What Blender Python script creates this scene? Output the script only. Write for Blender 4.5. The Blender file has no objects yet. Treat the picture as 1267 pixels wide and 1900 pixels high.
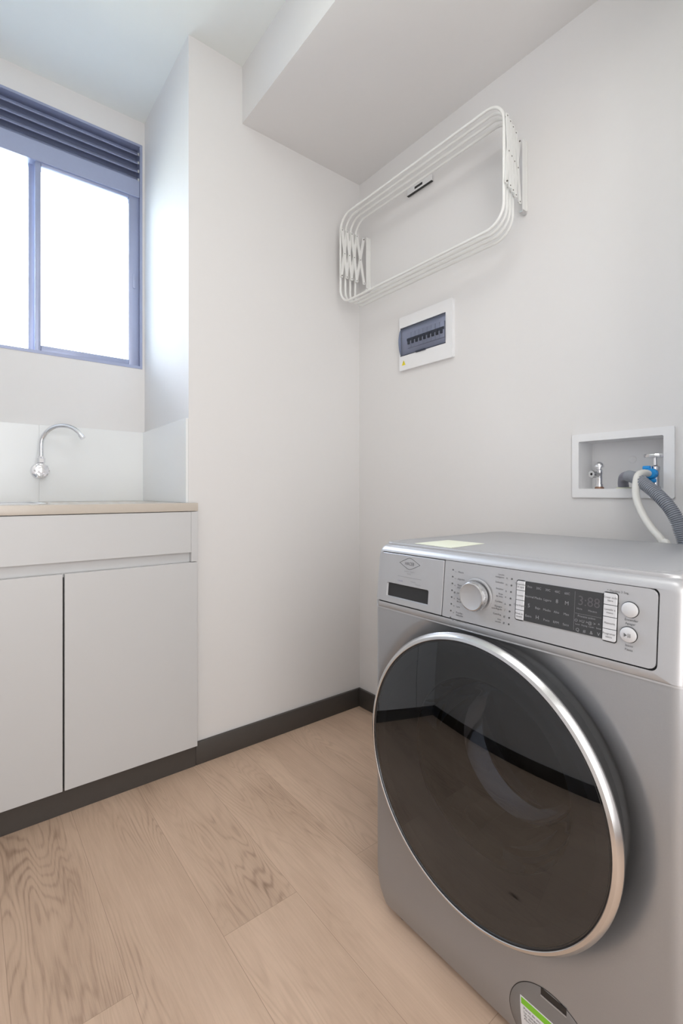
import bpy, bmesh, math, random
from mathutils import Vector, Matrix
random.seed(3)
S = bpy.context.scene
COL = S.collection
PI = math.pi

# ------------------------------------------------------------------ camera
cam_d = bpy.data.cameras.new('camera'); cam = bpy.data.objects.new('camera', cam_d); COL.objects.link(cam)
cam_d.sensor_fit = 'HORIZONTAL'; cam_d.sensor_width = 36; cam_d.lens = 885.04/1267*36
cam_d.shift_y = -35.82/1267; cam_d.clip_start = .02
cam.location = (-1.3916, -1.6264, .95)
cam.rotation_euler = (PI/2, 0, math.radians(51.603-90))
S.camera = cam

# ------------------------------------------------------------------ light and exposure
S.view_settings.view_transform = 'Standard'; S.view_settings.look = 'None'
S.view_settings.exposure = 0.34; S.view_settings.gamma = 1; S.view_settings.use_curve_mapping = False
W = bpy.data.worlds.new('sky'); S.world = W; W.use_nodes = True
bg = W.node_tree.nodes['Background']; bg.inputs[1].default_value = 1.0
_N = W.node_tree.nodes; _L = W.node_tree.links                      # bright hazy sky above, greenish ground below the horizon
_tc = _N.new('ShaderNodeTexCoord'); _sx = _N.new('ShaderNodeSeparateXYZ'); _rp = _N.new('ShaderNodeMapRange'); _mx = _N.new('ShaderNodeMix'); _mx.data_type = 'RGBA'; _mx.clamp_result = False
_L.new(_tc.outputs['Generated'], _sx.inputs[0]); _L.new(_sx.outputs[2], _rp.inputs[0]); _rp.inputs[1].default_value = .0; _rp.inputs[2].default_value = .5
_L.new(_rp.outputs[0], _mx.inputs[0]); _mx.inputs[6].default_value = (6.0, 6.6, 6.0, 1); _mx.inputs[7].default_value = (16.0, 18.0, 21.0, 1)
_L.new(_mx.outputs[2], bg.inputs[0])
def area(name, loc, rot, sx, sy, power, color=(1, 1, 1), portal=False):
    d = bpy.data.lights.new(name, 'AREA'); d.shape = 'RECTANGLE'; d.size = sx; d.size_y = sy
    d.energy = power; d.color = color
    if portal: d.cycles.is_portal = True
    o = bpy.data.objects.new(name, d); COL.objects.link(o); o.location = loc; o.rotation_euler = rot
    return o
area('window_portal', (-1.285, .64, 1.97), (-PI/2, 0, 0), 1.05, 1.0, 1, portal=True)      # daylight comes in through the window
area('added_top_fill', (-1.15, -1.45, 2.52), (0, 0, 0), .7, .9, 6, (1, .98, .96))               # unseen fill light added under the ceiling
area('added_back_fill', (-1.45, -2.45, 1.15), (PI/2, 0, math.radians(-6)), .9, 1.7, 18, (1, .985, .97))  # added fill light behind the camera, inside the closed room

# ------------------------------------------------------------------ materials
def mat(name, col, rough=.5, metal=0, spec=.5, coat=0, emit=None):
    m = bpy.data.materials.new(name); m.use_nodes = True
    b = m.node_tree.nodes['Principled BSDF']
    b.inputs['Base Color'].default_value = (*col, 1); b.inputs['Roughness'].default_value = rough
    b.inputs['Metallic'].default_value = metal; b.inputs['Specular IOR Level'].default_value = spec
    b.inputs['Coat Weight'].default_value = coat; b.inputs['Coat Roughness'].default_value = .08
    return m
def noisy(m, scale=300, amount=.04, bump=.0, stretch=(1, 1, 1), bscale=None, rvar=0):
    """gentle procedural variation of tone and relief"""
    nt = m.node_tree; N = nt.nodes; L = nt.links; b = N['Principled BSDF']
    tc = N.new('ShaderNodeTexCoord'); mp = N.new('ShaderNodeMapping'); mp.inputs['Scale'].default_value = stretch
    no = N.new('ShaderNodeTexNoise'); no.inputs['Scale'].default_value = scale; no.inputs['Detail'].default_value = 4
    L.new(tc.outputs['Object'], mp.inputs[0]); L.new(mp.outputs[0], no.inputs['Vector'])
    c = b.inputs['Base Color'].default_value[:]
    mx = N.new('ShaderNodeMix'); mx.data_type = 'RGBA'
    mx.inputs[6].default_value = (*[x*(1-amount) for x in c[:3]], 1); mx.inputs[7].default_value = (*[min(1, x*(1+amount)) for x in c[:3]], 1)
    L.new(no.outputs['Fac'], mx.inputs[0]); L.new(mx.outputs[2], b.inputs['Base Color'])
    if rvar:
        mr = N.new('ShaderNodeMapRange'); r = b.inputs['Roughness'].default_value
        mr.inputs[3].default_value = r-rvar; mr.inputs[4].default_value = r+rvar
        L.new(no.outputs['Fac'], mr.inputs[0]); L.new(mr.outputs[0], b.inputs['Roughness'])
    if bump:
        n2 = N.new('ShaderNodeTexNoise'); n2.inputs['Scale'].default_value = bscale or scale; n2.inputs['Detail'].default_value = 3
        L.new(mp.outputs[0], n2.inputs['Vector'])
        bp = N.new('ShaderNodeBump'); bp.inputs['Strength'].default_value = bump; bp.inputs['Distance'].default_value = .001
        L.new(n2.outputs['Fac'], bp.inputs['Height']); L.new(bp.outputs[0], b.inputs['Normal'])
    return m
def glassy(name, tint, ior=1.5, rough=.01, veil=0):
    """thin see-through sheet: tinted transmission plus mirror reflection by angle"""
    m = bpy.data.materials.new(name); m.use_nodes = True; nt = m.node_tree; N = nt.nodes; L = nt.links; N.clear()
    out = N.new('ShaderNodeOutputMaterial'); t = N.new('ShaderNodeBsdfTransparent'); t.inputs[0].default_value = (*tint, 1)
    g = N.new('ShaderNodeBsdfGlossy'); g.inputs['Roughness'].default_value = rough; g.inputs[0].default_value = (.86, .93, 1, 1)
    f = N.new('ShaderNodeFresnel'); f.inputs[0].default_value = ior; mx = N.new('ShaderNodeMixShader')
    L.new(f.outputs[0], mx.inputs[0]); tr = t.outputs[0]
    if veil:
        d = N.new('ShaderNodeBsdfDiffuse'); d.inputs[0].default_value = (.3, .3, .31, 1); m2 = N.new('ShaderNodeMixShader'); m2.inputs[0].default_value = veil
        L.new(t.outputs[0], m2.inputs[1]); L.new(d.outputs[0], m2.inputs[2]); tr = m2.outputs[0]
    L.new(tr, mx.inputs[1]); L.new(g.outputs[0], mx.inputs[2]); L.new(mx.outputs[0], out.inputs[0])
    return m

M_wall = noisy(mat('painted plaster', (.765, .752, .746), .75, spec=.25), 40, .008, .05, bscale=250)
M_ceil = noisy(mat('ceiling paint', (.80, .825, .81), .8, spec=.2), 30, .008)
M_tile = noisy(mat('white splash tile', (.84, .85, .85), .22), 6, .01)
M_base = noisy(mat('grey baseboard', (.068, .060, .055), .45), 60, .05)
M_cab = noisy(mat('white laminate', (.62, .62, .625), .38), 12, .01)
M_dark = mat('dark gap', (.02, .02, .02), .8)
M_counter = noisy(mat('beige quartz', (.60, .54, .475), .25), 400, .05)
M_alu = noisy(mat('glare washed aluminium', (.36, .40, .56), .36, metal=.3), 80, .03)  # dark metal lightened in its colour to imitate glare from the window
M_chrome = mat('chrome', (.85, .85, .87), .07, metal=1)
M_bezel = mat('bright bezel', (.64, .64, .645), .24, metal=1)
M_silver = noisy(mat('silver paint', (.345, .348, .358), .34, metal=.5, coat=.15), 900, .05, rvar=.02)
M_silver2 = noisy(mat('light silver paint', (.44, .44, .45), .36, metal=.45), 900, .03)
M_button = noisy(mat('button silver', (.60, .60, .61), .35, metal=.3), 500, .02)
M_display = mat('dark display', (.035, .036, .038), .25)
M_print = mat('grey print', (.10, .10, .10), .6)
M_prints = mat('soft grey print', (.27, .27, .28), .6)
M_lav = mat('lilac print', (.24, .22, .33), .6)
M_disp_txt = mat('pale display print', (.22, .22, .23), .6)
M_disp_dim = mat('unlit display segments', (.065, .06, .065), .5)
M_blackp = mat('black plastic', (.015, .015, .016), .4)
M_greyp = noisy(mat('dark grey plastic', (.05, .05, .052), .38), 30, .04)
M_liner = noisy(mat('grey inner door plastic', (.42, .42, .43), .3), 30, .04)
M_rubber = mat('grey rubber', (.07, .07, .072), .6)
M_drum = noisy(mat('drum steel', (.08, .08, .082), .35, metal=.8), 60, .1)
M_smoke = glassy('smoked glass', (.22, .23, .25), 1.85)
M_clear = glassy('bowl glass', (.72, .73, .74), 1.45, .02)
M_pane = glassy('window glass', (.97, .98, 1), 1.45)
M_white = noisy(mat('white enamel', (.80, .80, .78), .28), 50, .01)
M_whitep = noisy(mat('white plastic', (.83, .83, .84), .35), 50, .01)
M_cover = glassy('blue grey tinted cover', (.76, .78, .89), 1.5, .08)
M_brk = mat('breaker grey', (.70, .71, .74), .5)
M_toggle = mat('breaker toggle', (.03, .035, .06), .5)
M_yellow = mat('warning yellow', (.85, .72, .03), .5)
M_green = mat('label green', (.22, .56, .03), .5)
M_paper = mat('white label', (.78, .80, .84), .5)
M_cream = noisy(mat('pale yellow label', (.80, .82, .66), .45), 60, .03)
M_blue = mat('blue plastic', (.01, .30, .75), .35)
M_hose = mat('grey hose', (.31, .33, .37), .45)
M_cuff = mat('smooth grey cuff', (.24, .24, .29), .45)
M_inlet = noisy(mat('milky white hose', (.72, .71, .67), .4), 60, .02)
M_copper = mat('brownish fitting', (.28, .16, .11), .4, metal=.5)
M_rivet = mat('rivet', (.22, .21, .19), .4, metal=.8)
M_lamp = mat('lamp diffuser', (.9, .9, .9), .5)

def floor_mat():
    m = bpy.data.materials.new('oak vinyl planks'); m.use_nodes = True; nt = m.node_tree; N = nt.nodes; L = nt.links
    b = N['Principled BSDF']
    def n(t, **k):
        x = N.new('ShaderNode'+t)
        for a, v in k.items(): setattr(x, a, v)
        return x
    def math_(op, a, bb=None, c=None):
        x = n('Math', operation=op)
        for i, v in enumerate((a, bb, c)):
            if v is None: continue
            if isinstance(v, (int, float)): x.inputs[i].default_value = v
            else: L.new(v, x.inputs[i])
        return x.outputs[0]
    tc = n('TexCoord'); sp = n('SeparateXYZ'); L.new(tc.outputs['Object'], sp.inputs[0])
    # planks run along Y: brick rows stacked along X
    cb = n('CombineXYZ'); L.new(math_('ADD', sp.outputs[1], 10.43), cb.inputs[0]); L.new(math_('ADD', sp.outputs[0], 10.02), cb.inputs[1])
    br = n('TexBrick'); L.new(cb.outputs[0], br.inputs['Vector']); br.offset = .37; br.squash = 1
    for k, v in (('Scale', 1), ('Mortar Size', .0005), ('Mortar Smooth', .3), ('Bias', 0), ('Brick Width', 1.22), ('Row Height', .185)): br.inputs[k].default_value = v
    br.inputs['Color1'].default_value = (0, 0, 0, 1); br.inputs['Color2'].default_value = (1, 1, 1, 1); br.inputs['Mortar'].default_value = (.5, .5, .5, 1)
    rnd = n('SeparateColor'); L.new(br.outputs['Color'], rnd.inputs[0]); R = rnd.outputs[0]
    off = math_('MULTIPLY', R, 37.0)
    def stretched(sx, sy):
        c = n('CombineXYZ'); L.new(math_('MULTIPLY', sp.outputs[0], sx), c.inputs[0]); L.new(math_('MULTIPLY', sp.outputs[1], sy), c.inputs[1]); L.new(off, c.inputs[2]); return c.outputs[0]
    def noise(vec, scale, det=3, rough=.5, dist=0):
        x = n('TexNoise'); x.inputs['Scale'].default_value = scale; x.inputs['Detail'].default_value = det
        x.inputs['Roughness'].default_value = rough; x.inputs['Distortion'].default_value = dist; L.new(vec, x.inputs['Vector']); return x.outputs['Fac']
    big = noise(stretched(6.5, 1.0), 1.0, 2.6, .5, .25)                 # slow field whose contours are the growth rings
    rings = math_('ADD', math_('MULTIPLY', math_('SINE', math_('MULTIPLY', big, 260.0)), .5), .5)
    sharp = math_('POWER', rings, 2.2)
    presence = n('MapRange'); L.new(noise(stretched(3.4, 1.3), 1.3, 2, .5), presence.inputs[0])
    presence.inputs[1].default_value = .42; presence.inputs[2].default_value = .62
    fine = noise(stretched(230, 11), 1.0, 4, .65)                        # short pores
    mid = noise(stretched(22, 1.6), 1.0, 4, .55, .3)                   # streaks
    cloud = noise(stretched(4, 2.0), 1.2, 3, .5)
    fm = n('MapRange'); L.new(fine, fm.inputs[0]); fm.inputs[1].default_value = .3; fm.inputs[2].default_value = .7
    dark = math_('ADD', math_('MULTIPLY', math_('MULTIPLY', sharp, presence.outputs[0]), .27),
                 math_('ADD', math_('MULTIPLY', math_('SUBTRACT', .60, mid), .62),
                       math_('ADD', math_('MULTIPLY', fm.outputs[0], .26), math_('ADD', math_('MULTIPLY', math_('SUBTRACT', .55, cloud), 1.15), math_('MULTIPLY', math_('SUBTRACT', R, .5), .05)))))
    rp = n('ValToRGB'); L.new(dark, rp.inputs[0])
    e = rp.color_ramp.elements; e[0].position = 0; e[0].color = (.67, .49, .365, 1); e[1].position = 1; e[1].color = (.25, .162, .112, 1)
    q = e.new(.45); q.color = (.555, .395, .29, 1)
    # occasional knots
    vo = n('TexVoronoi'); vo.inputs['Scale'].default_value = 1.0; L.new(stretched(3.6, 2.3), vo.inputs['Vector'])
    kn = n('MapRange'); L.new(vo.outputs['Distance'], kn.inputs[0]); kn.inputs[1].default_value = .018; kn.inputs[2].default_value = .06
    mk = n('Mix', data_type='RGBA'); mk.inputs[6].default_value = (.15, .09, .06, 1); L.new(kn.outputs[0], mk.inputs[0]); L.new(rp.outputs[0], mk.inputs[7])
    ms = n('Mix', data_type='RGBA'); L.new(br.outputs['Fac'], ms.inputs[0]); L.new(mk.outputs[2], ms.inputs[6]); ms.inputs[7].default_value = (.36, .25, .18, 1)
    L.new(ms.outputs[2], b.inputs['Base Color']); b.inputs['Roughness'].default_value = .5; b.inputs['Specular IOR Level'].default_value = .3
    bp = n('Bump'); bp.inputs['Strength'].default_value = .25; bp.inputs['Distance'].default_value = .001
    L.new(math_('SUBTRACT', math_('MULTIPLY', dark, -1.0), math_('MULTIPLY', br.outputs['Fac'], .8)), bp.inputs['Height']); L.new(bp.outputs[0], b.inputs['Normal'])
    return m
M_floor = floor_mat()

# ------------------------------------------------------------------ mesh helpers
OFF = {}
def root(name, label, cat, loc, group=None):
    o = bpy.data.objects.new(name, None); COL.objects.link(o); o.location = loc; o.empty_display_size = .05
    o['label'] = label; o['category'] = cat
    if group: o['group'] = group
    OFF[o] = Vector(loc); return o
def obj(name, bm, m, parent=None, smooth=35, label=None):
    me = bpy.data.meshes.new(name)
    off = OFF.get(parent, Vector((0, 0, 0)))
    bmesh.ops.translate(bm, verts=bm.verts, vec=-off)
    bmesh.ops.recalc_face_normals(bm, faces=bm.faces)
    bm.to_mesh(me); bm.free()
    for x in (m if isinstance(m, (list, tuple)) else [m]): me.materials.append(x)
    if smooth:
        for p in me.polygons: p.use_smooth = True
        me.set_sharp_from_angle(angle=math.radians(smooth))
    o = bpy.data.objects.new(name, me); COL.objects.link(o)
    if parent: o.parent = parent
    OFF[o] = off
    if label: o['label'] = label
    return o
def struct(name, bm, m, parent=None, smooth=35):
    o = obj(name, bm, m, parent, smooth)
    if not parent: o['kind'] = 'structure'
    return o
def nb(): return bmesh.new()
def box(bm, x0, x1, y0, y1, z0, z1, bev=0, seg=2, mi=0):
    vs = [bm.verts.new((x, y, z)) for x in (x0, x1) for y in (y0, y1) for z in (z0, z1)]
    fs = [bm.faces.new([vs[i] for i in q]) for q in ((0, 1, 3, 2), (4, 6, 7, 5), (0, 4, 5, 1), (2, 3, 7, 6), (0, 2, 6, 4), (1, 5, 7, 3))]
    for f in fs: f.material_index = mi
    if bev:
        es = list({e for f in fs for e in f.edges})
        bmesh.ops.bevel(bm, geom=es, offset=bev, segments=seg, affect='EDGES', profile=.5)
    return bm
def bx(*a, **k): return box(nb(), *a, **k)
def rrect(a0, a1, b0, b1, r, n=6):
    """rounded rectangle outline; r one radius or four (a0b0, a1b0, a1b1, a0b1)"""
    if not isinstance(r, (tuple, list)): r = (r,)*4
    out = []
    for (ca, cb, sa, sb, a, rr) in ((a0, b0, 1, 1, PI, r[0]), (a1, b0, -1, 1, 1.5*PI, r[1]), (a1, b1, -1, -1, 0, r[2]), (a0, b1, 1, -1, .5*PI, r[3])):
        if rr <= 0: out.append((ca, cb)); continue
        for k in range(n+1):
            t = a+k*PI/2/n; out.append((ca+sa*rr+math.cos(t)*rr, cb+sb*rr+math.sin(t)*rr))
    return out
def prism(bm, pts, fn, h0, h1, bev=0, seg=2, mi=0):
    """extrude an outline; fn(a, b, h) gives the point; bevels the rim at h1"""
    n = len(pts); A = [bm.verts.new(fn(a, b, h0)) for a, b in pts]; B = [bm.verts.new(fn(a, b, h1)) for a, b in pts]
    f0 = bm.faces.new(A[::-1]); f1 = bm.faces.new(B); f0.material_index = f1.material_index = mi
    for i in range(n): bm.faces.new((A[i], A[(i+1) % n], B[(i+1) % n], B[i])).material_index = mi
    if bev: bmesh.ops.bevel(bm, geom=list(f1.edges), offset=bev, segments=seg, affect='EDGES', profile=.5)
    return bm
def frame_prism(bm, outer, inner, fn, h0, h1, mi=0):
    """a flat ring between two outlines of equal point count, with depth"""
    n = len(outer); O0, O1, I0, I1 = [[bm.verts.new(fn(a, b, h)) for a, b in P] for P, h in ((outer, h0), (outer, h1), (inner, h0), (inner, h1))]
    for i in range(n):
        j = (i+1) % n
        for q in ((O1[i], O1[j], I1[j], I1[i]), (O0[j], O0[i], I0[i], I0[j]), (O0[i], O0[j], O1[j], O1[i]), (I0[j], I0[i], I1[i], I1[j])):
            bm.faces.new(q).material_index = mi
    return bm
def lathe(bm, prof, c, ax='x', n=64, mi=0, a0=0):
    """prof: list of (radius, position along axis)"""
    def P(r, h, t):
        u, v = r*math.cos(t), r*math.sin(t)
        return {'x': (c[0]+h, c[1]+u, c[2]+v), 'y': (c[0]+u, c[1]+h, c[2]+v), 'z': (c[0]+u, c[1]+v, c[2]+h)}[ax]
    rings = []
    for r, h in prof:
        if r < 1e-6: rings.append([bm.verts.new(P(0, h, 0))])
        else: rings.append([bm.verts.new(P(r, h, a0+2*PI*k/n)) for k in range(n)])
    for A, B in zip(rings, rings[1:]):
        for k in range(n):
            j = (k+1) % n
            if len(A) == 1 and len(B) == 1: continue
            if len(A) == 1: f = bm.faces.new((A[0], B[k], B[j]))
            elif len(B) == 1: f = bm.faces.new((A[k], A[j], B[0]))
            else: f = bm.faces.new((A[k], A[j], B[j], B[k]))
            f.material_index = mi
    return bm
def spline(pts, n=12):
    pts = [Vector(p) for p in pts]; out = []
    P = [pts[0]*2-pts[1]]+pts+[pts[-1]*2-pts[-2]]
    for i in range(1, len(P)-2):
        for k in range(n):
            t = k/n; a, b, c, d = P[i-1:i+3]
            out.append(.5*((2*b)+(c-a)*t+(2*a-5*b+4*c-d)*t*t+(3*b-a-3*c+d)*t**3))
    out.append(pts[-1]); return out
def tube(bm, pts, r, n=12, closed=False, cap=True, rad=None, mi=0):
    pts = [Vector(p) for p in pts]; m = len(pts); rings = []
    T = []
    for i in range(m):
        a = pts[(i-1) % m] if (closed or i) else pts[0]; b = pts[(i+1) % m] if (closed or i < m-1) else pts[-1]
        T.append((b-a).normalized())
    u = T[0].orthogonal().normalized()
    for i in range(m):
        u = (u-T[i]*u.dot(T[i])).normalized(); v = T[i].cross(u); rr = rad(i) if rad else r
        rings.append([bm.verts.new(pts[i]+(u*math.cos(2*PI*k/n)+v*math.sin(2*PI*k/n))*rr) for k in range(n)])
    R = range(m) if closed else range(m-1)
    for i in R:
        A, B = rings[i], rings[(i+1) % m]
        s = 0
        if closed and i == m-1:
            s = min(range(n), key=lambda q: (A[0].co-B[q].co).length)
        for k in range(n): bm.faces.new((A[k], A[(k+1) % n], B[(k+1+s) % n], B[(k+s) % n])).material_index = mi
    if cap and not closed:
        bm.faces.new(rings[0][::-1]).material_index = mi; bm.faces.new(rings[-1]).material_index = mi
    return bm
def text(bm, s, size, fn, align='CENTER', mi=0, xs=1.0):
    """flat lettering; fn(right, up) gives the point on the surface"""
    c = bpy.data.curves.new('t', 'FONT'); c.body = s; c.size = size; c.align_x = align; c.resolution_u = 2
    o = bpy.data.objects.new('t', c); COL.objects.link(o)
    me = bpy.data.meshes.new_from_object(o.evaluated_get(bpy.context.evaluated_depsgraph_get()))
    vs = [bm.verts.new(fn(v.co.x*xs, v.co.y)) for v in me.vertices]
    for p in me.polygons:
        try: bm.faces.new([vs[i] for i in p.vertices]).material_index = mi
        except ValueError: pass
    bpy.data.objects.remove(o); bpy.data.curves.remove(c); bpy.data.meshes.remove(me)
def poly(bm, pts, mi=0): bm.faces.new([bm.verts.new(p) for p in pts]).material_index = mi

# ------------------------------------------------------------------ the room
XL, YB, ZC = -1.80, -2.62, 2.54        # opposite wall, back wall, ceiling
XR, YW = -.7794, .513                  # reveal face and window wall
XW = -.789                             # right edge of the window
struct('floor', bx(XL-.12, .12, YB-.12, YW+.1, -.06, 0), M_floor, smooth=0)
struct('ceiling', bx(XL-.12, .12, YB-.12, YW+.12, ZC, ZC+.08), M_ceil, smooth=0)
struct('wall_left', bx(XR, 0, 0, YW+.12, 0, ZC), M_wall, smooth=0)              # pier left of the corner with its reveal
b = nb(); HY0, HY1, HZ0, HZ1 = -1.189, -.973, .959, 1.098                       # wall behind the washer with the hole for the supply box
box(b, 0, .12, YB-.12, HY0, 0, ZC); box(b, 0, .12, HY1, YW+.12, 0, ZC); box(b, 0, .12, HY0, HY1, 0, HZ0); box(b, 0, .12, HY0, HY1, HZ1, ZC)
struct('wall_right', b, M_wall, smooth=0)
WZ0, WZ1 = 1.480, 2.441
b = nb(); box(b, XL, XR, YW, YW+.12, 0, WZ0); box(b, XL, XR, YW, YW+.12, WZ1, ZC); box(b, XW, XR, YW, YW+.12, WZ0, WZ1)
struct('wall_window', b, M_wall, smooth=0)
struct('wall_opposite', bx(XL-.12, XL, YB, YW+.12, 0, ZC), M_wall, smooth=0)
struct('wall_back', bx(XL, 0, YB-.12, YB, 0, ZC), M_wall, smooth=0)
struct('wall_added_shade', bx(-.420, 0, -1.560, -1.438, 0, ZC), M_wall, smooth=0)              # unseen stub wall added to keep fill light off the washer's side
struct('wall_bulkhead', bx(-.5756, 0, -1.438, 0, 2.3281, ZC), M_wall, smooth=0)     # dropped bulkhead over the washer
# tile splash, proud of the plaster, with one upright joint behind the tap
b = nb(); TZ = 1.208
box(b, -1.1663, XR-.001, YW-.009, YW, .915, TZ, bev=.0008, seg=1); box(b, XL, -1.1665, YW-.009, YW, .915, TZ, bev=.0008, seg=1)
box(b, XR-.009, XR, .0015, YW-.009, .915, TZ, bev=.0008, seg=1)
struct('trim_1', b, M_tile, smooth=0)
def baseboard(bm, x0, x1, y0, y1): return box(bm, x0, x1, y0, y1, 0, .079, bev=.0025, seg=2)
struct('baseboard_left', baseboard(nb(), -.758, 0, -.012, 0), M_base)
struct('baseboard_right', baseboard(nb(), -.012, 0, -1.438, -.012), M_base)
struct('baseboard_opposite', baseboard(nb(), XL, XL+.012, YB+.012, -.012), M_base)
struct('baseboard_back', baseboard(nb(), XL, -.012, YB, YB+.012), M_base)

# ------------------------------------------------------------------ window
XWL = XL
win = bpy.data.objects.new('window_1', None); COL.objects.link(win); win.location = (-1.29, YW, WZ0); OFF[win] = Vector(win.location); win['kind'] = 'structure'
b = nb(); y0, y1 = YW-.002, YW+.075
box(b, XWL, XW, y0, y1, WZ0, WZ0+.012); box(b, XWL, XW, y0, y1, WZ1-.010, WZ1); box(b, XW-.010, XW, y0, y1, WZ0+.012, WZ1-.010); box(b, XWL, XWL+.02, y0, y1, WZ0+.012, WZ1-.010)
box(b, XWL+.02, XW-.010, y0+.004, y1, 2.215, 2.288, bev=.002, seg=1)      # transom under the louvres
obj('window_frame', b, M_alu, win)
for k in range(4):                                                         # louvre blades, leaning in towards the bottom
    zt = 2.428-k*.0365; b = nb(); pr = []
    for (dy, dz) in ((.050, .0), (.030, -.006), (.012, -.024), (.006, -.032), (.010, -.034), (.018, -.026), (.036, -.010), (.052, -.004)):
        pr.append((YW+dy-.004, zt+dz))
    prism(b, pr, lambda a, c, h: (h, a, c), XWL+.02, XW-.010); obj('louvre_blade', b, M_alu, win)
obj('louvre_light_block', bx(XWL+.02, XW-.010, YW+.056, YW+.066, 2.288, WZ1-.010), M_alu, win, smooth=0)  # sheet added behind the blades to stop light leaking between them
b = nb()
for k in range(4): box(b, XW-.018, XW-.010, YW, YW+.012, 2.424-k*.0365-.030, 2.424-k*.0365-.018, bev=.002, seg=1)
obj('blade_clip', b, M_bezel, win)
def sash(x0, x1, z0, z1, ya, yb, sl, sr, zb, zt, name='sliding_sash'):
    b = nb(); box(b, x0, x0+sl, ya, yb, z0, z1, bev=.003); box(b, x1-sr, x1, ya, yb, z0, z1, bev=.003)
    box(b, x0+sl, x1-sr, ya, yb, z0, z0+zb, bev=.002); box(b, x0+sl, x1-sr, ya, yb, z1-zt, z1, bev=.002)
    s = obj(name, b, M_alu, win)
    obj('pane', bx(x0+sl-.004, x1-sr+.004, (ya+yb)/2-.0015, (ya+yb)/2+.0015, z0+zb-.004, z1-zt+.004), M_pane, s, smooth=0)
    return s
rs = sash(-1.178, XW-.010, 1.492, 2.224, YW+.010, YW+.034, .020, .042, .024, .020)
ls = sash(XWL+.02, -1.166, 1.482, 2.234, YW+.042, YW+.066, .03, .030, .015, .010)
b = nb(); prism(b, rrect(-.826, -.812, 1.822, 1.885, .006), lambda a, c, h: (a, h, c), YW+.010, YW+.006, bev=.0015)
la = obj('latch', b, M_alu, rs); la['label'] = 'slim latch on the right sash stile'

# ------------------------------------------------------------------ sink cabinet, worktop and tap
CX = -.758
cab = root('sink_cabinet', 'handleless white laminate cabinet under the worktop with two flush doors in view', 'cabinet', (-1.28, .24, 0))
b = nb(); box(b, CX-.023, CX, -.030, -.0005, .714, .885); box(b, XL+.002, CX-.023, .02, .035, .08, .885)     # end filler and inner front
box(b, XL+.002, XR-.002, .02, YW-.02, .06, .08); box(b, XR-.022, XR-.002, .02, YW-.02, .08, .885); box(b, XL+.002, XL+.02, .02, YW-.02, .08, .885)
box(b, XL+.002, XR-.002, -.010, .02, .700, .712)                                                            # floor of the finger channel
obj('carcass', b, M_cab, cab, smooth=0)
obj('apron_panel', bx(XL+.002, CX-.0232, -.030, -.012, .746, .885, bev=.0008, seg=1), M_cab, cab, smooth=0)
obj('finger_channel', bx(XL+.002, CX-.0232, -.011, -.001, .712, .7455), M_cab, cab, smooth=0)
for x0, x1 in ((-1.1595, -.7595), (-1.5645, -1.1645), (XL+.003, -1.5695)):
    obj('door', bx(x0, x1, -.030, -.012, .077, .7115, bev=.0008, seg=1), M_cab, cab, smooth=0)
obj('door_gap_shadow_strip', bx(-1.175, -1.149, -.008, -.004, .082, .70), M_blackp, cab, smooth=0).name = 'door_gap_shade'  # black strip standing in for the shade between the doors
obj('plinth', bx(XL+.002, -.7585, -.012, .004, 0, .0765, bev=.001, seg=1), M_base, cab, smooth=0)
top = root('worktop', 'beige stone worktop on the white cabinet with a pale front edge', 'countertop', (-1.28, .24, .887))
b = nb(); SX0, SX1, SY0, SY1 = -1.66, -1.20, .07, .42
o_ = rrect(XL+.001, CX, -.033, -.0005, 0); 
box(b, XL+.001, SX0, -.0005, YW-.010, .887, .915); box(b, SX1, XR-.0095, -.0005, YW-.010, .887, .915)
box(b, SX0, SX1, -.0005, SY0, .887, .915); box(b, SX0, SX1, SY1, YW-.010, .887, .915); box(b, XL+.001, CX, -.033, -.0005, .887, .915, bev=.0015)
obj('slab', b, M_counter, top)
b = nb(); frame_prism(b, rrect(SX0-.012, SX1+.012, SY0-.012, SY1+.012, .03), rrect(SX0+.006, SX1-.006, SY0+.006, SY1-.006, .03), lambda a, c, h: (a, c, h), .9152, .9175)
frame_prism(b, rrect(SX0+.003, SX1-.003, SY0+.003, SY1-.003, .03), rrect(SX0+.006, SX1-.006, SY0+.006, SY1-.006, .03), lambda a, c, h: (a, c, h), .74, .9155)
prism(b, rrect(SX0+.004, SX1-.004, SY0+.004, SY1-.004, .03), lambda a, c, h: (a, c, h), .735, .742)
obj('sink_basin', b, M_whitep, top, label='white laundry basin let into the worktop')

fx, fy, fz = -1.165, YW-.009, 1.032
fc = root('wall_tap', 'chrome wall tap with a swan neck spout and round handle over the worktop', 'faucet', (fx, fy, fz))
obj('flange', lathe(nb(), [(0, 0), (.031, 0), (.031, -.004), (.027, -.012), (.014, -.016), (0, -.016)], (fx, fy, fz), 'y', 40), M_chrome, fc)
b = nb(); lathe(b, [(0, -.012), (.0125, -.012), (.0135, -.03), (.0165, -.036), (.0165, -.056), (.012, -.060), (0, -.060)], (fx, fy, fz), 'y', 32)
sy = fy-.046
lathe(b, [(0, 0), (.0105, 0), (.0105, .022), (.0135, .024), (.0135, .040), (.010, .043), (.010, .048), (0, .048)], (fx, sy, fz+.006), 'z', 6)
obj('valve_body', b, M_chrome, fc)
b = nb(); pr = []
for k in range(48):
    t = 2*PI*k/48; r = .0225+.003*math.cos(8*t); pr.append((fx+r*math.cos(t), fz+r*math.sin(t)))
prism(b, pr, lambda a, c, h: (a, h, c), fy-.060, fy-.078, bev=.004, seg=3); lathe(b, [(0, -.081), (.009, -.080), (.010, -.078), (.010, -.07)], (fx, fy, fz), 'y', 24)
obj('handle', b, M_chrome, fc)
dirx, diry = .8, -.6; R_ = .078
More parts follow.
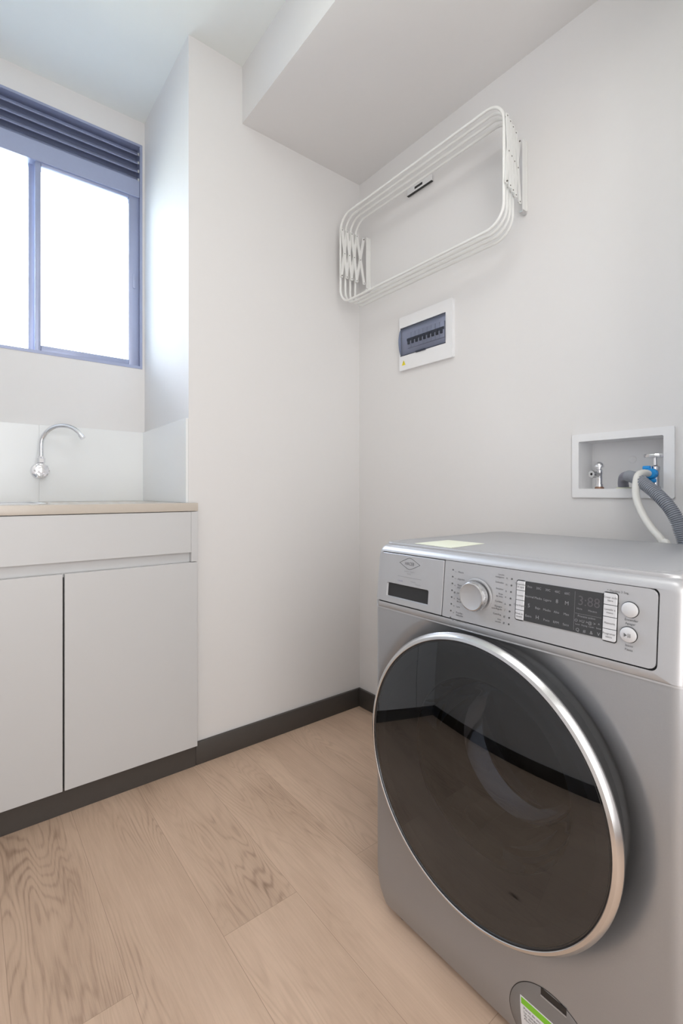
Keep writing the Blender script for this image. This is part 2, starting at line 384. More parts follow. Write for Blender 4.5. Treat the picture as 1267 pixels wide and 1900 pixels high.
sp0 = Vector((fx, sy, fz+.052)); pts = [sp0, sp0+Vector((0, 0, .02))]
c0 = sp0+Vector((0, 0, .044)); 
for k in range(0, 27):
    t = PI-PI*k/30*.97
    d = R_*(1+math.cos(t)); pts.append(c0+Vector((dirx*d, diry*d, math.sin(t)*R_*.92)))
obj('spout', tube(nb(), pts, .0082, 18), M_chrome, fc)
e1 = pts[-1]; dd = (pts[-1]-pts[-3]).normalized()
obj('aerator', tube(nb(), [e1-dd*.003, e1+dd*.012], .0100, 20), M_chrome, fc)

# ------------------------------------------------------------------ folding drying rack on the wall
rk = root('folding_drying_rack', 'white wall-mounted folding drying rack of nested round-cornered loops', 'drying rack', (0, -.44, 1.73))
RZ0, RZ1, RYa, RYb = 1.740, 2.105, -.830, -.056
xs_ = (-.152, -.126, -.100, -.072)
def ry(x): return -.838+(x+.154)*.27
for x in xs_:
    pts = [(x, a, c) for a, c in rrect(ry(x)+.010, RYb, RZ0, RZ1, .062, 10)]
    obj('rail_loop', tube(nb(), pts, .0048, 12, closed=True), M_white, rk)
zt, zm, zb = 2.045, 1.950, 1.856
for YF, s in ((lambda x: -.068, -1), (ry, 1)):
    st = [-.154, -.128, -.102, -.074, -.034]
    def bar(p, q, dy, name='scissor_bar'):
        p, q = Vector(p), Vector(q); d = (q-p).normalized(); w = Vector((0, 1, 0)).cross(d)*.0066; t = Vector((0, .0012, 0)); e = d*.006
        b = nb(); P = [p-e-w, p-e+w, q+e+w, q+e-w]; o = Vector((0, dy, 0))
        A = [b.verts.new(v+o-t) for v in P]; B = [b.verts.new(v+o+t) for v in P]
        b.faces.new(A); b.faces.new(B[::-1])
        for i in range(4): b.faces.new((A[i], B[i], B[(i+1) % 4], A[(i+1) % 4]))
        return obj(name, b, M_white, rk, smooth=0)
    def rvt(a, z): obj('rivet', lathe(nb(), [(0, -.004), (.0018, -.0038), (.0022, -.003), (.0022, .003), (.0018, .0038), (0, .004)], (a, YF(a), z), 'y', 10), M_rivet, rk)
    for i in range(4):
        a, c = st[i], st[i+1]
        bar((a, YF(a), zt), (c, YF(c), zb), -.0016); bar((a, YF(a), zb), (c, YF(c), zt), .0016)
        rvt((a+c)/2, zm)
    for a in st:
        for z in (zt, zb): rvt(a, z)
    yy = YF(-.034)
    b = nb(); box(b, -.024, -.003, yy-.0050, yy-.0034, zb-.02, zt+.012); box(b, -.003, 0, yy-.008, yy+.006, zb-.02, zt+.012, bev=.001, seg=1)
    obj('wall_bracket', b, M_white, rk)
    obj('bracket_foot', bx(-.026, -.003, yy-.006, yy+.006, zb-.030, zb-.022, bev=.001, seg=1), M_bezel if s > 0 else M_white, rk)
b = nb(); box(b, -.012, -.003, -.428, -.306, 2.126, 2.150, bev=.001); obj('name_plate_bar', b, M_whitep, rk).name = 'centre_clip'
b = nb(); box(b, -.0135, -.003, -.432, -.304, 2.1237, 2.126, bev=.001, seg=1); box(b, -.0128, -.0118, -.385, -.345, 2.134, 2.143); obj('clip_lip', b, M_blackp, rk)
b = nb(); box(b, -.0045, 0, -.41, -.325, 2.128, 2.152); obj('clip_backplate', b, M_white, rk)

# ------------------------------------------------------------------ distribution board
ep = root('breaker_panel', 'white flush breaker panel with a tinted grey cover on the wall below the rack', 'electrical panel', (0, -.398, 1.44))
EY0, EY1, EZ0, EZ1 = -.530, -.263, 1.439, 1.653
X_ = lambda a, c, h: (h, a, c)
b = nb(); n = 6
frame_prism(b, rrect(EY0, EY1, EZ0, EZ1, .006, n), rrect(-.499, -.270, 1.498, 1.607, .003, n), X_, 0, -.014)
obj('panel_frame', b, M_whitep, ep)
obj('backing', bx(-.004, -.0005, -.499, -.270, 1.498, 1.607), M_brk, ep, smooth=0)
for k in range(9):
    y = -.306-k*.0205
    m_ = obj('breaker', bx(-.012, -.004, y-.0195, y, 1.522, 1.582, bev=.0008, seg=1), M_brk, ep, smooth=0)
    b = nb(); box(b, -.0145, -.0115, y-.0200, y+.0005, 1.550, 1.560); box(b, -.018, -.0115, y-.0145, y-.0045, 1.536, 1.555, bev=.001, seg=1)
    obj('toggle', b, M_toggle, m_, smooth=0)
b = nb(); prof = [(-.0135, 1.4985)]
for k in range(9): t = k/8; prof.append((-.0145-.013*math.sin(PI*t)**.6, 1.500+t*.105))
prof.append((-.0135, 1.6065)); prof2 = [(x+.0015, z) for x, z in prof]
A = [[b.verts.new((x, y, z)) for x, z in prof] for y in (-.4975, -.2715)]
for i in range(len(prof)-1): b.faces.new((A[0][i], A[0][i+1], A[1][i+1], A[1][i]))
b.faces.new(A[0]); b.faces.new(A[1][::-1])
obj('tinted_cover', b, M_cover, ep)
obj('cover_catch', bx(-.020, -.0145, -.405, -.355, 1.4935, 1.4995, bev=.001, seg=1), M_toggle, ep)
b = nb(); box(b, -.0150, -.0140, -.499, -.270, 1.496, 1.4985); box(b, -.0150, -.0140, -.499, -.270, 1.6065, 1.6085); obj('cover_seam', b, M_toggle, ep, smooth=0)
b = nb(); xx = -.0146; poly(b, [(xx, -.2775, 1.4585), (xx, -.2985, 1.4585), (xx, -.288, 1.4790)])
xx = -.0150; poly(b, [(xx, -.2870, 1.474), (xx, -.2890, 1.474), (xx, -.2884, 1.465), (xx, -.2876, 1.465)], 1); poly(b, [(xx, -.2872, 1.4635), (xx, -.2888, 1.4635), (xx, -.2888, 1.461), (xx, -.2872, 1.461)], 1)
obj('warning_sticker', b, [M_yellow, M_print], ep, smooth=0, label='yellow triangular warning sticker')

# ------------------------------------------------------------------ washer supply box in the wall
ob = root('supply_box', 'white recessed plastic supply box in the wall above the washing machine', 'outlet box', (0, -1.081, .95))
b = nb(); n = 5
frame_prism(b, rrect(-1.211, -.956, .936, 1.117, .004, n), rrect(HY0+.002, HY1-.002, HZ0+.002, HZ1-.002, .003, n), X_, 0, -.006)
obj('flange_frame', b, M_whitep, ob)
b = nb(); g = .0015
frame_prism(b, rrect(HY0+.0003, HY1-.0003, HZ0+.0003, HZ1-.0003, .003, n), rrect(HY0+.002, HY1-.002, HZ0+.002, HZ1-.002, .003, n), X_, 0, .082)
prism(b, rrect(HY0+.0003, HY1-.0003, HZ0+.0003, HZ1-.0003, .003, n), X_, .080, .084)
obj('recess', b, M_whitep, ob)
obj('knockout', lathe(nb(), [(0, 0), (.009, 0), (.011, .002)], (.0785, -1.085, 1.043), 'x', 24), M_whitep, ob)
zf = HZ0+.002
vl = root('angle_valve', 'small chrome angle valve with open outlet at the left of the recess', 'valve', (.02, -1.021, zf))
obj('escutcheon', lathe(nb(), [(0, 0), (.012, 0), (.012, .003), (.010, .006), (0, .006)], (.02, -1.021, zf), 'z', 24), M_copper, vl, label='brownish base fitting')
b = nb(); lathe(b, [(0, .006), (.0105, .006), (.0105, .013), (.0085, .014), (.0085, .040), (.0095, .042), (.0095, .052), (.006, .055), (.006, .060), (0, .060)], (.02, -1.021, zf), 'z', 24); obj('body', b, M_chrome, vl)
obj('handle', lathe(nb(), [(0, .060), (.0125, .060), (.0130, .064), (.0105, .071), (.005, .0755), (0, .0765)], (.02, -1.021, zf), 'z', 28), M_chrome, vl)
b = nb(); lathe(b, [(.0036, -.028), (.0036, -.034), (.0095, -.034), (.0105, -.031), (.0105, -.020), (.0075, -.018), (.0075, 0)], (.02, -1.021, zf+.041), 'x', 24)
bmesh.ops.rotate(b, verts=b.verts, cent=(.02, -1.021, zf+.041), matrix=Matrix.Rotation(math.radians(-12), 3, 'Z'))
vo_ = obj('outlet', b, M_bezel, vl)
b = nb(); lathe(b, [(0, -.030), (.0035, -.030), (.0035, -.020)], (.02, -1.021, zf+.041), 'x', 24)
bmesh.ops.rotate(b, verts=b.verts, cent=(.02, -1.021, zf+.041), matrix=Matrix.Rotation(math.radians(-12), 3, 'Z'))
obj('bore', b, M_blackp, vo_)
vr = root('angle_valve', 'chrome stop valve with an oval handle and the hoses beside it, right in the recess', 'valve', (.005, -1.165, zf))
b = nb(); lathe(b, [(0, 0), (.012, 0), (.012, .004), (.0095, .006), (.0095, .046), (.011, .048), (.011, .056), (.0045, .060), (.004, .078), (0, .078)], (.005, -1.165, zf), 'z', 24); obj('body', b, M_chrome, vr)
b = nb(); lathe(b, [(0, 0), (.010, 0), (.024, .002), (.0255, .005), (.023, .008), (.010, .0095), (0, .010)], (0, 0, 0), 'z', 36)
bmesh.ops.scale(b, verts=b.verts, vec=(.75, 1.08, 1.3)); bmesh.ops.translate(b, verts=b.verts, vec=(.005, -1.165, zf+.078)); obj('handle', b, M_chrome, vr)
# drain hose
dh = root('drain_hose', 'ribbed grey drain hose arching out of the recess and down behind the machine', 'hose', (.028, -1.082, zf))
P = spline([(.028, -1.082, zf), (.018, -1.084, .978), (-.008, -1.098, .9925), (-.042, -1.128, .991), (-.075, -1.165, .974), (-.095, -1.207, .941), (-.102, -1.236, .905), (-.104, -1.252, .865), (-.104, -1.262, .80), (-.104, -1.265, .55), (-.104, -1.265, .2)], 60)
L_ = [0]
for a, c in zip(P, P[1:]): L_.append(L_[-1]+(c-a).length)
def resample(P, L_, s0, s1, step):
    out = []; s = s0; j = 0
    while s < s1:
        while L_[j+1] < s: j += 1
        t = (s-L_[j])/(L_[j+1]-L_[j]); out.append(P[j].lerp(P[j+1], t)); s += step
    return out
C1 = resample(P, L_, 0, .085, .003); obj('cuff', tube(nb(), C1, .0130, 20), M_cuff, dh, label='smooth grey cuff')
C2 = resample(P, L_, .082, L_[-1]-.001, .00115)
obj('ribbed_tube', tube(nb(), C2, .013, 18, rad=lambda i: (.0150, .0150, .0120, .0120)[i % 4]), M_hose, dh)
obj('collar', lathe(nb(), [(0, 0), (.019, 0), (.019, .002), (.015, .0045), (0, .0045)], (.028, -1.082, zf), 'z', 28), M_cream, dh, label='cream rubber collar')
# inlet hose
ih = root('inlet_hose', 'milky white inlet hose hanging from the blue coupling down behind the machine', 'hose', (-.03, -1.158, 1.0))
P = spline([(-.022, -1.160, .9985), (-.045, -1.156, 1.0005), (-.068, -1.152, .994), (-.082, -1.152, .972), (-.092, -1.157, .935), (-.103, -1.174, .898), (-.115, -1.197, .866), (-.125, -1.222, .838), (-.128, -1.236, .80), (-.128, -1.240, .5), (-.128, -1.240, .25)], 10)
obj('hose_tube', tube(nb(), P, .0085, 16), M_inlet, ih)
b = nb(); lathe(b, [(0, .0), (.0125, .0), (.0135, -.003), (.0135, -.017), (.0115, -.020), (0, -.020)], (-.006, -1.164, .9985), 'x', 12)
for zz, yy in ((.0155, .008), (-.0170, -.004)): box(b, -.022, -.010, -1.164+yy-.006, -1.164+yy+.012, .9985+zz-.006, .9985+zz+.005, bev=.003, seg=2)
obj('coupling', b, M_blue, ih, label='bright blue winged coupling')

# ------------------------------------------------------------------ washing machine
wm = root('washing_machine', 'silver grey front-loading washing machine with a large smoked round door', 'washing machine', (-.41, -1.112, 0))
FX, Y0, Y1, ZS = -.655, -1.420, -.817, .693        # front plane, right and left sides, seam under the fascia
DC, DR = (-1.105, .444), .2527                     # door centre (y, z) and outer radius
def inset(z): return .013*max(0, (.105-z)/.085)**2 if z < .105 else 0
def gridlines(a, b, fine, step):
    """values from a to b, dense near both ends"""
    out = [a+fine*math.sin(PI/2*k/6)*0 for k in ()]
    e = [fine*(1-math.cos(PI/2*k/7)) for k in range(8)]
    lo = [a+v for v in e]; hi = [b-v for v in e][::-1]; m = int((hi[0]-lo[-1])/step)
    return lo+[lo[-1]+(hi[0]-lo[-1])*k/m for k in range(1, m)]+hi
ER = .019
YS = gridlines(Y0, Y1, ER, .0035); ZS_ = [.02+ (ZS-.02)*k/190 for k in range(191)]
b = nb(); G = {}
def fpt(y, z):
    i = inset(z); yc = (Y0+Y1)/2; hw = (Y1-Y0)/2; yy = yc+(y-yc)*(hw-i)/hw
    d = max(0, ER-min(y-Y0, Y1-y)); x = FX+i+(ER-math.sqrt(max(0, ER*ER-d*d)))
    r = math.hypot(y-DC[0], z-DC[1]); x += min(.036, 12*max(0, DR+.036-r)**2)
    return (x, yy, z)
keep = [(i, j) for i in range(len(YS)-1) for j in range(len(ZS_)-1) if math.hypot((YS[i]+YS[i+1])/2-DC[0], (ZS_[j]+ZS_[j+1])/2-DC[1]) > .205]
def gv(i, j):
    if (i, j) not in G: G[i, j] = b.verts.new(fpt(YS[i], ZS_[j]))
    return G[i, j]
for i, j in keep: b.faces.new((gv(i, j), gv(i+1, j), gv(i+1, j+1), gv(i, j+1)))
# sides back to the rear
BX = -.172
for idx in (0, len(YS)-1):
    col = [gv(idx, j) for j in range(len(ZS_))]; rear = [b.verts.new((BX, v.co.y, v.co.z)) for v in col]
    for j in range(len(col)-1): b.faces.new((col[j], col[j+1], rear[j+1], rear[j]))
    if idx == 0: rA = rear
    else: rB = rear
b.faces.new([v for v in rA]+[v for v in rB[::-1]])
bot = [gv(i, 0) for i in range(len(YS))]; b.faces.new(bot+[rB[0], rA[0]][:2])
obj('cabinet_shell', b, M_silver, wm, smooth=50)
for x in (FX+.05, BX-.05):
    for y in (Y0+.06, Y1-.06): obj('foot', lathe(nb(), [(0, 0), (.022, 0), (.022, .008), (.012, .011), (.012, .021), (0, .021)], (x, y, 0), 'z', 20), M_blackp, wm)

# fascia: leans back a little towards the top
def LX(z): return FX-.002+(z-.69)*.1
def FPm(y, z):
    """measured on the plane x=-.655 -> on the leaning fascia"""
    dx = (z-.69)*.1; return y+dx*(y+1.6264)/.737, z+dx*(z-.95)/.737
def LF(a, c, h): return (LX(c)+h, a, c)
FT = .8335
b = nb(); n = 8
outer = rrect(Y0+.001, Y1-.001, ZS+.0015, FT, (.003, .003, .022, .022), n)
inner = rrect(-1.3855, -.8265, .7065, .8185, (.009, .009, .012, .009), n)
def ins(P, d, c=(-1.1185, .7625)):
    """move an outline inwards by d (rounded box shape)"""
    out = []; m = len(P)
    for i in range(m):
        a, q = Vector(P[i-1]), Vector(P[(i+1) % m]); t = (q-a); t = t.normalized() if t.length > 1e-9 else Vector((1, 0))
        out.append((P[i][0]-t.y*d, P[i][1]+t.x*d))
    return out
# rounded body of the fascia in layers: (inset of outline, depth behind the front)
FR = .016; layers = [(0, .480)]+[(FR*(1-math.cos(k*PI/14)), FR*(1-math.sin(k*PI/14))) for k in range(8)]
Rg = []
for d, h in layers:
    P = rrect(Y0+.001+d, Y1-.001-d, ZS+.0015+d*.06, FT-d, (.0005, .0005, max(.005, .022-d), max(.005, .022-d)), n); ring = []
    for (a, c) in P: 
        ring.append(b.verts.new((LX(c)+h if h < .1 else BX, a, c)))
    Rg.append(ring)
for (d, h) in ((0, 0), (-.0012, .0012), (-.0015, .006)):
    Rg.append([b.verts.new((LX(c)+h, a, c)) for a, c in ins(inner, d if d else -.0012 if False else d)])
for A, B in zip(Rg, Rg[1:]):
    for i in range(len(A)): b.faces.new((A[i], A[(i+1) % len(A)], B[(i+1) % len(A)], B[i]))
b.faces.new(Rg[0][::-1])
obj('fascia_frame', b, M_silver2, wm, smooth=40)
obj('seam_bead', prism(nb(), rrect(FX-.0008, BX, Y0+.0002, Y1-.0002, .0175, 10), lambda a, c, h: (a, c, h), ZS-.0012, ZS+.0018), M_silver2, wm)
obj('panel_gap', prism(nb(), rrect(-1.3875, -.8245, .7045, .8205, .010, 4), LF, .006, .0075), M_blackp, wm, smooth=0).name = 'panel_recess'
# detergent drawer front with its grip pocket
DRW = (-1.0122, -.8283, .7085, .8155); PK = (-.9765, -.8553, .7205, .7515)
b = nb(); n = 5
po = rrect(*DRW, (.001, .007, .007, .001), n); pi_ = rrect(*PK, .0035, n)
R1 = [[b.verts.new(LF(a, c, h)) for a, c in P] for P, h in ((po, .005), (po, .0008), (ins(po, .0008), .0002), (pi_, .0002), (ins(pi_, .0012), .0035), (ins(pi_, .0016), .0045))]
for A, B in zip(R1, R1[1:]):
    for i in range(len(A)): b.faces.new((A[i], A[(i+1) % len(A)], B[(i+1) % len(A)], B[i]))
dw = obj('detergent_drawer', b, M_silver2, wm, smooth=30)
obj('grip_pocket', prism(nb(), rrect(PK[0]-.001, PK[1]+.001, PK[2]-.001, PK[3]+.001, .004, 4), LF, .0042, .0052), M_blackp, dw, smooth=0, label='dark grip pocket')
# console plate
b = nb(); po = rrect(-1.3835, -1.0148, .7085, .8165, (.009, .001, .001, .010), 6)
prism(b, po, LF, .005, .0002, bev=.0006, seg=1); con = obj('control_panel', b, M_silver2, wm, smooth=30)
# logo lozenge and small print on the drawer
e = -.0003
def TX(yc, zc, h=e): return lambda r, u: (LX(zc+u)+h, yc-r, zc+u)
yc, zc = FPm(-.930, .8005)
lz = [(-.0300, 0), (-.0170, .0062), (-.0060, .0112), (0, .0124), (.0060, .0112), (.0170, .0062), (.0300, 0), (.0170, -.0062), (.0060, -.0112), (0, -.0124), (-.0060, -.0112), (-.0170, -.0062)]
b = nb(); li = [(a*.955, c*.93) for a, c in lz]
frame_prism(b, lz, li, lambda a, c, h: (LX(zc+c)+h, yc-a, zc+c), .0003, -.0003)
text(b, 'HACEB', .0098, TX(yc, zc-.0034), xs=.86); obj('logo', b, M_print, dw, smooth=0)
b = nb()
for s, y, z, sz, mi in (('Lavadora Digital 1', -.930, .7825, .0042, 0), ('18 KG', -.928, .7775, .0044, 0), ('Lavado', -.903, .7600, .0052, 1), ('& Secado', -.940, .7625, .0038, 0), ('Turbo Dry', -.953, .7580, .0038, 0)):
    yy, zz = FPm(y, z); text(b, s, sz, TX(yy, zz), mi=mi)
yy, zz = FPm(-.929, .7712); prism(b, rrect(yy-.034, yy+.034, zz-.0003, zz+.0003, 0), LF, 0, e)
obj('printed_text', b, [M_prints, M_lav], dw, smooth=0)
# programme lists
b = nb()
left = ['Mezcla', 'Algodon', 'Ropa\nblanca', 'Jeans', 'Ropa\nde cama', 'Lana', 'Prendas\ndelicadas', 'Rapido 30 min']
right = ['Lavado\ninteligente', 'Delicados', 'Sintetico', 'Ropa\nde bebe', 'Cortinas', 'Enjuague\ncentrifugado', 'Centrifug.', 'Solo\nsecado']
def dot(b, y, z, r=.0016):
    prism(b, [(y+r*math.cos(t*PI/6), z+r*math.sin(t*PI/6)) for t in range(12)], LF, 0, -.0004)
for k in range(8):
    t = k/7
    y, z = FPm(-1.0437+.0065*t, .8025-.0943*t*.98)
    dot(b, y, z)
    y2, z2 = y-.0125, z-.0052
    ic = nb if False else None
    text(b, '#' if k in (3, 7) else '*' if k == 4 else '~' if k < 3 else '+', .006, TX(y-.0065, z2+.0005))
    for q, ln in enumerate(left[k].split('\n')): text(b, ln, .0046, TX(y2, z2+(.0030 if '\n' in left[k] else .0012)-q*.0046), 'LEFT')
    y, z = FPm(-1.1685+.0062*t, .8026-.0788*t)
    dot(b, y, z)
    text(b, 'o' if k in (0, 2, 4) else '=' if k == 3 else '/' if k == 5 else 'n' if k == 1 else '#', .006, TX(y+.0095, z-.0015))
    for q, ln in enumerate(right[k].split('\n')): text(b, ln, .0042, TX(y+.0150, z+(.0032 if '\n' in right[k] else .0006)-q*.0044), 'RIGHT')
text(b, '* Oprima 3 Seg.', .0046, TX(*FPm(-1.337, .8068)), 'CENTER')
for s, y, z in (('Encender', -1.3545, .7695), ('Apagar', -1.353, .7640), ('Inicio', -1.3515, .7330), ('Pausa', -1.351, .7272)): text(b, s, .0047, TX(*FPm(y, z)))
text(b, 'o', .0052, TX(*FPm(-1.3375, .7905))); text(b, '<>', .0046, TX(*FPm(-1.3355, .7765)))
obj('printed_text', b, M_print, con, smooth=0)
# dial
ky, kz = FPm(-1.0985, .7625); kx = LX(kz)
b = nb(); lathe(b, [(0, -.0005), (.0315, -.0005), (.0310, -.0018), (.0285, -.0022)], (kx, ky, kz), 'x', 64); dl = obj('dial_ring', b, M_silver2, con)
dk = obj('dial', lathe(nb(), [(.0265, -.001), (.0262, -.006), (.0268, -.010), (.0266, -.0175), (.0252, -.0200), (.0238, -.0206), (.0232, -.0206)], (kx, ky, kz), 'x', 64), M_bezel, con, smooth=30)
obj('dial_face', lathe(nb(), [(.0236, -.0200), (.0222, -.0192), (0, -.0188)], (kx, ky, kz), 'x', 48), M_silver2, dk)
b = nb()
for k in range(36):
    t = 2*PI*k/36; a = Vector((0, math.cos(t), math.sin(t))); c = Vector((kx-.013, ky, kz))
    p = c+a*.0268; box(b, p.x-.003, p.x+.003, p.y-.0004, p.y+.0004, p.z-.0004, p.z+.0004)
obj('grip_ridges', b, M_bezel, dk, smooth=0)
# display
y1, z1 = FPm(-1.1948, .8030); y2, z2 = FPm(-1.3150, .7310)
dsp = obj('display', prism(nb(), rrect(-1.3125, -1.1885, .7350, .8005, .0005, 2), LF, .0002, -.0010), M_display, con, smooth=0, label='dark rectangular display')
DH = -.0012
def TD(yc, zc): return lambda r, u: (LX(zc+u)+DH, yc-r, zc+u)
b = nb()
rows = [['Frio', '20C', '30C', '40C', '60C'], ['Normal', 'Medio', 'Ligero', '8', 'M'], ['5', 'Bajo', 'Medio', 'Alto', 'Max'], ['Extra', 'H', 'Poco', 'RPM', 'Seco']]
for i, row in enumerate(rows):
    for j, s in enumerate(row): text(b, s, .0052 if len(s) > 1 else .0085, TD(-1.1960-j*.0158, .7905-i*.0160-j*.0002))
L2 = lambda a0, a1, c0, c1: prism(b, rrect(a0, a1, c0, c1, 0), LF, DH+.0001, DH)
L2(-1.2716, -1.2713, .738, .797); L2(-1.3118, -1.2726, .7640, .7643)
for s, y, z, sz in (('Hora', -1.2790, .7705, .0040), ('Minutos', -1.2985, .7700, .0040), ('Proceso activo', -1.2900, .7595, .0044)): text(b, s, sz, TD(y, z))
for k, (s, w) in enumerate((('O >', 'Lavar'), ('U >', 'Enjuag.'), ('@ >', 'Centr.'), ('^', 'Secar'))):
    text(b, s, .0062, TD(-1.2775-k*.0103, .7515)); text(b, w, .0034, TD(-1.2775-k*.0103, .7470))
    text(b, 'Q#&V'[k], .0070, TD(-1.2775-k*.0103, .7375))
obj('display_print', b, M_disp_txt, dsp, smooth=0)
b = nb(); text(b, '3:88', .0205, TD(-1.2925, .7775), xs=.95); obj('unlit_digits', b, M_disp_dim, dsp, smooth=0)
# touch buttons on both sides of the display
def btncol(a0, a1, c0, c1, words, rl):
    fr = obj('button_surround', prism(nb(), rrect(a0-.0012, a1+.0012, c0-.0012, c1+.0012, .004, 4), LF, .0001, -.0005), M_blackp, con, smooth=0)
    h = (c1-c0)/4
    for k in range(4):
        zt_ = c1-k*h; r = [0, 0, 0, 0]; 
        if k == 0: r[2 if rl else 3] = .003
        if k == 3: r[1 if rl else 0] = .003
        bt = obj('touch_button', prism(nb(), rrect(a0, a1, zt_-h+.0005, zt_-.0004, r, 4), LF, -.0004, -.0016, bev=.0004, seg=1), M_button, fr, smooth=30)
        bb = nb(); ls_ = words[k].split('\n')
        for q, ln in enumerate(ls_): text(bb, ln, .0042, (lambda yc, zc: lambda r_, u: (LX(zc+u)-.00185, yc-r_, zc+u))((a0+a1)/2, zt_-h/2-.0014+(.0024 if len(ls_) > 1 else 0)-q*.0045))
        me = obj('t', bb, M_print, fr, smooth=0); bt_prints.append(me)
bt_prints = []
btncol(-1.1872, -1.1722, .7345, .8000, ['Temperatura\nde agua', 'Lavado', 'Centrifugado', 'Nivel de\nsecado'], True)
btncol(-1.3325, -1.3138, .7330, .8025, ['Crear ciclo\nlibre', 'Lavado a\nmano', 'Memoria', 'Programar\ninicio'], False)
for m_ in bt_prints: m_.name = 'button_lettering'
# push buttons
for (y, z), s in (((-1.3530, .7855), ''), ((-1.3510, .7500), '>')):
    yy, zz = FPm(y, z); x = LX(zz)
    rg = obj('button_well', lathe(nb(), [(0, -.0003), (.0117, -.0003), (.0117, -.0009), (.0108, -.0012)], (x, yy, zz), 'x', 40), M_blackp, con)
    pb = obj('push_button', lathe(nb(), [(.0108, 0), (.0108, -.0030), (.0100, -.0042), (.0080, -.0049), (0, -.0056)], (x, yy, zz), 'x', 40), M_button, rg)
    if s:
        b = nb(); xx = x-.0060
        for P in ([(-.0042, .0028), (-.0042, -.0028), (-.0002, 0)], [(.0010, .0028), (.0018, .0028), (.0018, -.0028), (.0010, -.0028)], [(.0034, .0028), (.0042, .0028), (.0042, -.0028), (.0034, -.0028)]):
            poly(b, [(xx, yy-a, zz+c) for a, c in P])
        obj('start_symbol', b, M_print, rg, smooth=0)
# top
b = nb(); Z_ = lambda a, c, h: (a, c, h)
prism(b, rrect(FX+.022, BX, Y0+.010, Y1-.010, .025, 8), Z_, .820, .8385, bev=.0035, seg=3); obj('lid', b, M_silver2, wm)
b = nb(); frame_prism(b, rrect(FX+.036, BX-.010, Y0+.026, Y1-.026, .03, 8), rrect(FX+.037, BX-.011, Y0+.027, Y1-.027, .029, 8), Z_, .838, .8388); obj('lid_rim_line', b, M_silver2, wm)
b = nb(); P = [(-.615, -.905), (-.500, -.905), (-.500, -1.004), (-.622, -1.010)]
prism(b, P, Z_, .8386, .8391); obj('energy_label', b, M_cream, wm, smooth=0, label='pale yellow paper label on the lid')

# door
dy, dz = DC
DX = -.690
door = obj('door', lathe(nb(), [(.2050, -.630), (.2150, -.655), (DR-.016, -.674), (DR-.003, -.6835), (DR, -.6865), (DR, -.6895), (DR-.0015, -.6925), (DR-.0060, -.6975), (DR-.0110, -.6995), (DR-.0120, -.6985), (DR-.0125, -.694)], (0, dy, dz), 'x', 160), M_bezel, wm, smooth=25, label='bright metal door ring')
obj('door_seal_line', lathe(nb(), [(DR-.0120, -.6955), (DR-.0160, -.6970), (DR-.0165, -.694)], (0, dy, dz), 'x', 160), M_blackp, door).name = 'black_rim'
gr = DR-.0140; pr = []
for k in range(25):
    r = gr*(1-k/24); pr.append((r, -.6965-.017*(1-(r/gr)**2)))
obj('smoked_glass', lathe(nb(), pr, (0, dy, dz), 'x', 160), M_smoke, door, smooth=80)
obj('inner_frame', lathe(nb(), [(.2370, -.690), (.2350, -.690), (.215, -.6895), (.2115, -.686), (.1900, -.668), (.1660, -.655), (.1620, -.650), (.1640, -.640)], (0, dy, dz), 'x', 128), M_liner, door, smooth=30)
bc = (dy-.004, dz-.004)
obj('glass_bowl', lathe(nb(), [(.1640, -.652), (.1600, -.6400), (.1500, -.600), (.1350, -.565), (.1200, -.552), (.1120, -.556), (.0900, -.562), (0, -.568)], (0, *bc), 'x', 128), M_clear, door, smooth=30)
obj('gasket', lathe(nb(), [(.2340, -.640), (.205, -.632), (.195, -.615), (.180, -.618), (.172, -.606), (.172, -.590), (.235, -.58)], (0, dy, dz), 'x', 96), M_rubber, wm)
b = nb(); lathe(b, [(.176, -.592), (.180, -.580), (.232, -.575), (.240, -.565), (.240, -.300), (.228, -.285), (.10, -.280), (.05, -.295), (0, -.297)], (0, dy, dz), 'x', 96)
drm = obj('drum', b, M_drum, wm, smooth=40)
for k in range(3):
    t = 2*PI*k/3+.5; b = nb(); box(b, -.55, -.31, -.022, .022, 0, .045, bev=.012, seg=3)
    bmesh.ops.translate(b, verts=b.verts, vec=(0, 0, -.240)); bmesh.ops.rotate(b, verts=b.verts, cent=(0, 0, 0), matrix=Matrix.Rotation(t, 3, 'X')); bmesh.ops.translate(b, verts=b.verts, vec=(0, dy, dz))
    obj('drum_paddle', b, M_greyp, drm)
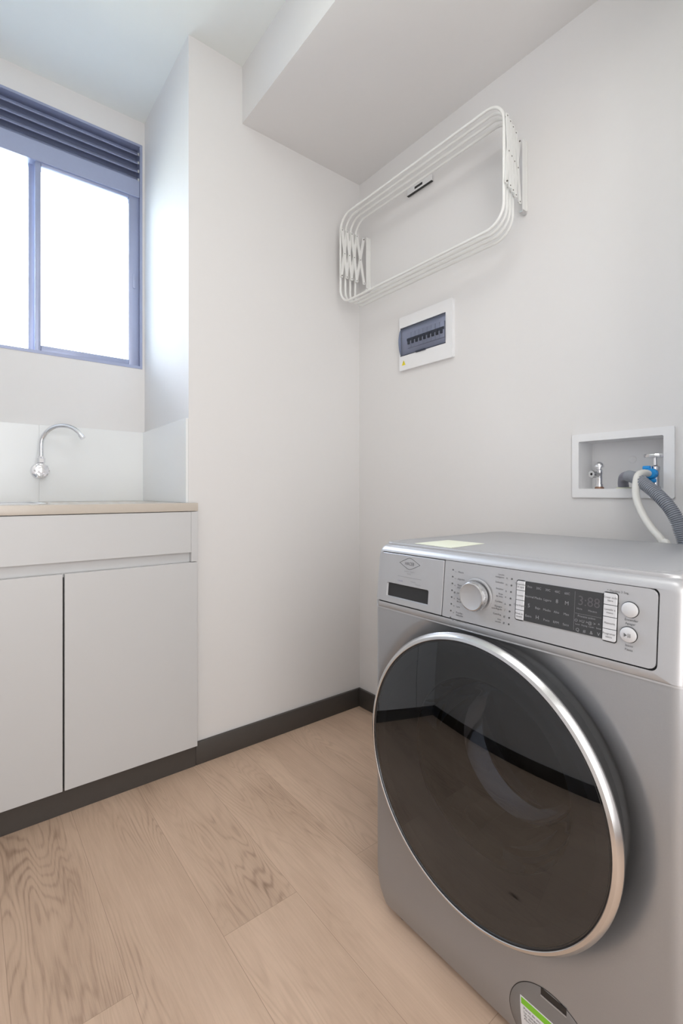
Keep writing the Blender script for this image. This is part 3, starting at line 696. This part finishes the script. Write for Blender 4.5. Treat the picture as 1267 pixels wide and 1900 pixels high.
# drain filter hatch
hy, hz, hr = -1.238, .072, .0755
def HX(y, z, h): return (fpt(y, z)[0]+h, y, z)
b = nb(); NC = 72; circ = [(hy+hr*math.cos(2*PI*k/NC), max(.0235, hz+hr*math.sin(2*PI*k/NC))) for k in range(NC)]
rings_ = []
for f_, h_ in ((1, .001), (1, -.0004), (.985, -.0009), (.8, -.0009), (.6, -.0009), (.4, -.0009), (.2, -.0009)):
    rings_.append([b.verts.new(HX(hy+(a-hy)*f_, hz+(c-hz)*f_, h_)) for a, c in circ])
for A, B in zip(rings_, rings_[1:]):
    for i in range(NC): b.faces.new((A[i], A[(i+1) % NC], B[(i+1) % NC], B[i]))
ct = b.verts.new(HX(hy, hz, -.0009))
for i in range(NC): b.faces.new((rings_[-1][i], rings_[-1][(i+1) % NC], ct))
M_hatch = noisy(mat('hatch plastic', (.20, .195, .195), .45), 60, .03)
hat = obj('filter_hatch', b, M_hatch, wm)
b = nb(); k_ = [(hy+(hr+.0012)*math.cos(2*PI*k/NC), max(.0225, hz+(hr+.0012)*math.sin(2*PI*k/NC))) for k in range(NC)]
A = [b.verts.new(HX(a, c, -.0002)) for a, c in k_]; B = [b.verts.new(HX(a, c, -.0004)) for a, c in circ]
for i in range(NC): b.faces.new((A[i], A[(i+1) % NC], B[(i+1) % NC], B[i]))
obj('hatch_gap', b, M_blackp, hat)
b = nb(); box(b, FX-.0014, FX+.0008, hy-.024, hy+.018, hz+hr-.0125, hz+hr-.0015)
tt = obj('hatch_tab', b, M_blackp, hat); 
obj('tab_lip', bx(FX-.0022, FX-.0008, hy-.024, hy+.018, hz+hr-.0145, hz+hr-.0125), M_silver2, hat)
b = nb(); sy0, sz1 = -1.183, .1045
def ST(a, c, h): return (fpt(a, c)[0]-.0010+h, a, c)
def quad(a0, a1, c0, c1, h, mi):
    prism(b, [(a0, c0), (a1, c0), (a1, c1), (a0, c1)], ST, h+.0002, h, mi=mi)
for q in range(6):
    za, zb_ = sz1-.062+q*.062/6, sz1-.062+(q+1)*.062/6
    quad(sy0-.078, sy0, za, zb_, -.0001, 0)
quad(sy0-.076, sy0-.002, sz1-.0130, sz1-.002, -.0004, 1); 
for s, z, y in (('Panel de acceso', -.0185, .012), ('La manguera', -.0250, .018), ('de desague y filtro', -.0310, .014), ('Abrir con cuidado', -.0370, .014)):
    text(b, s, .0062, (lambda yc, zc: lambda r, u: (fpt(yc-r, zc+u)[0]-.0015, yc-r, zc+u))(sy0-.006, sz1+z-.0015), 'LEFT', mi=2)
text(b, 'OK', .008, (lambda yc, zc: lambda r, u: (fpt(yc-r, zc+u)[0]-.0018, yc-r, zc+u))(sy0-.060, sz1-.0105), 'CENTER', mi=0)
obj('hatch_sticker', b, [M_paper, M_green, M_print], hat, smooth=0, label='green and white sticker')
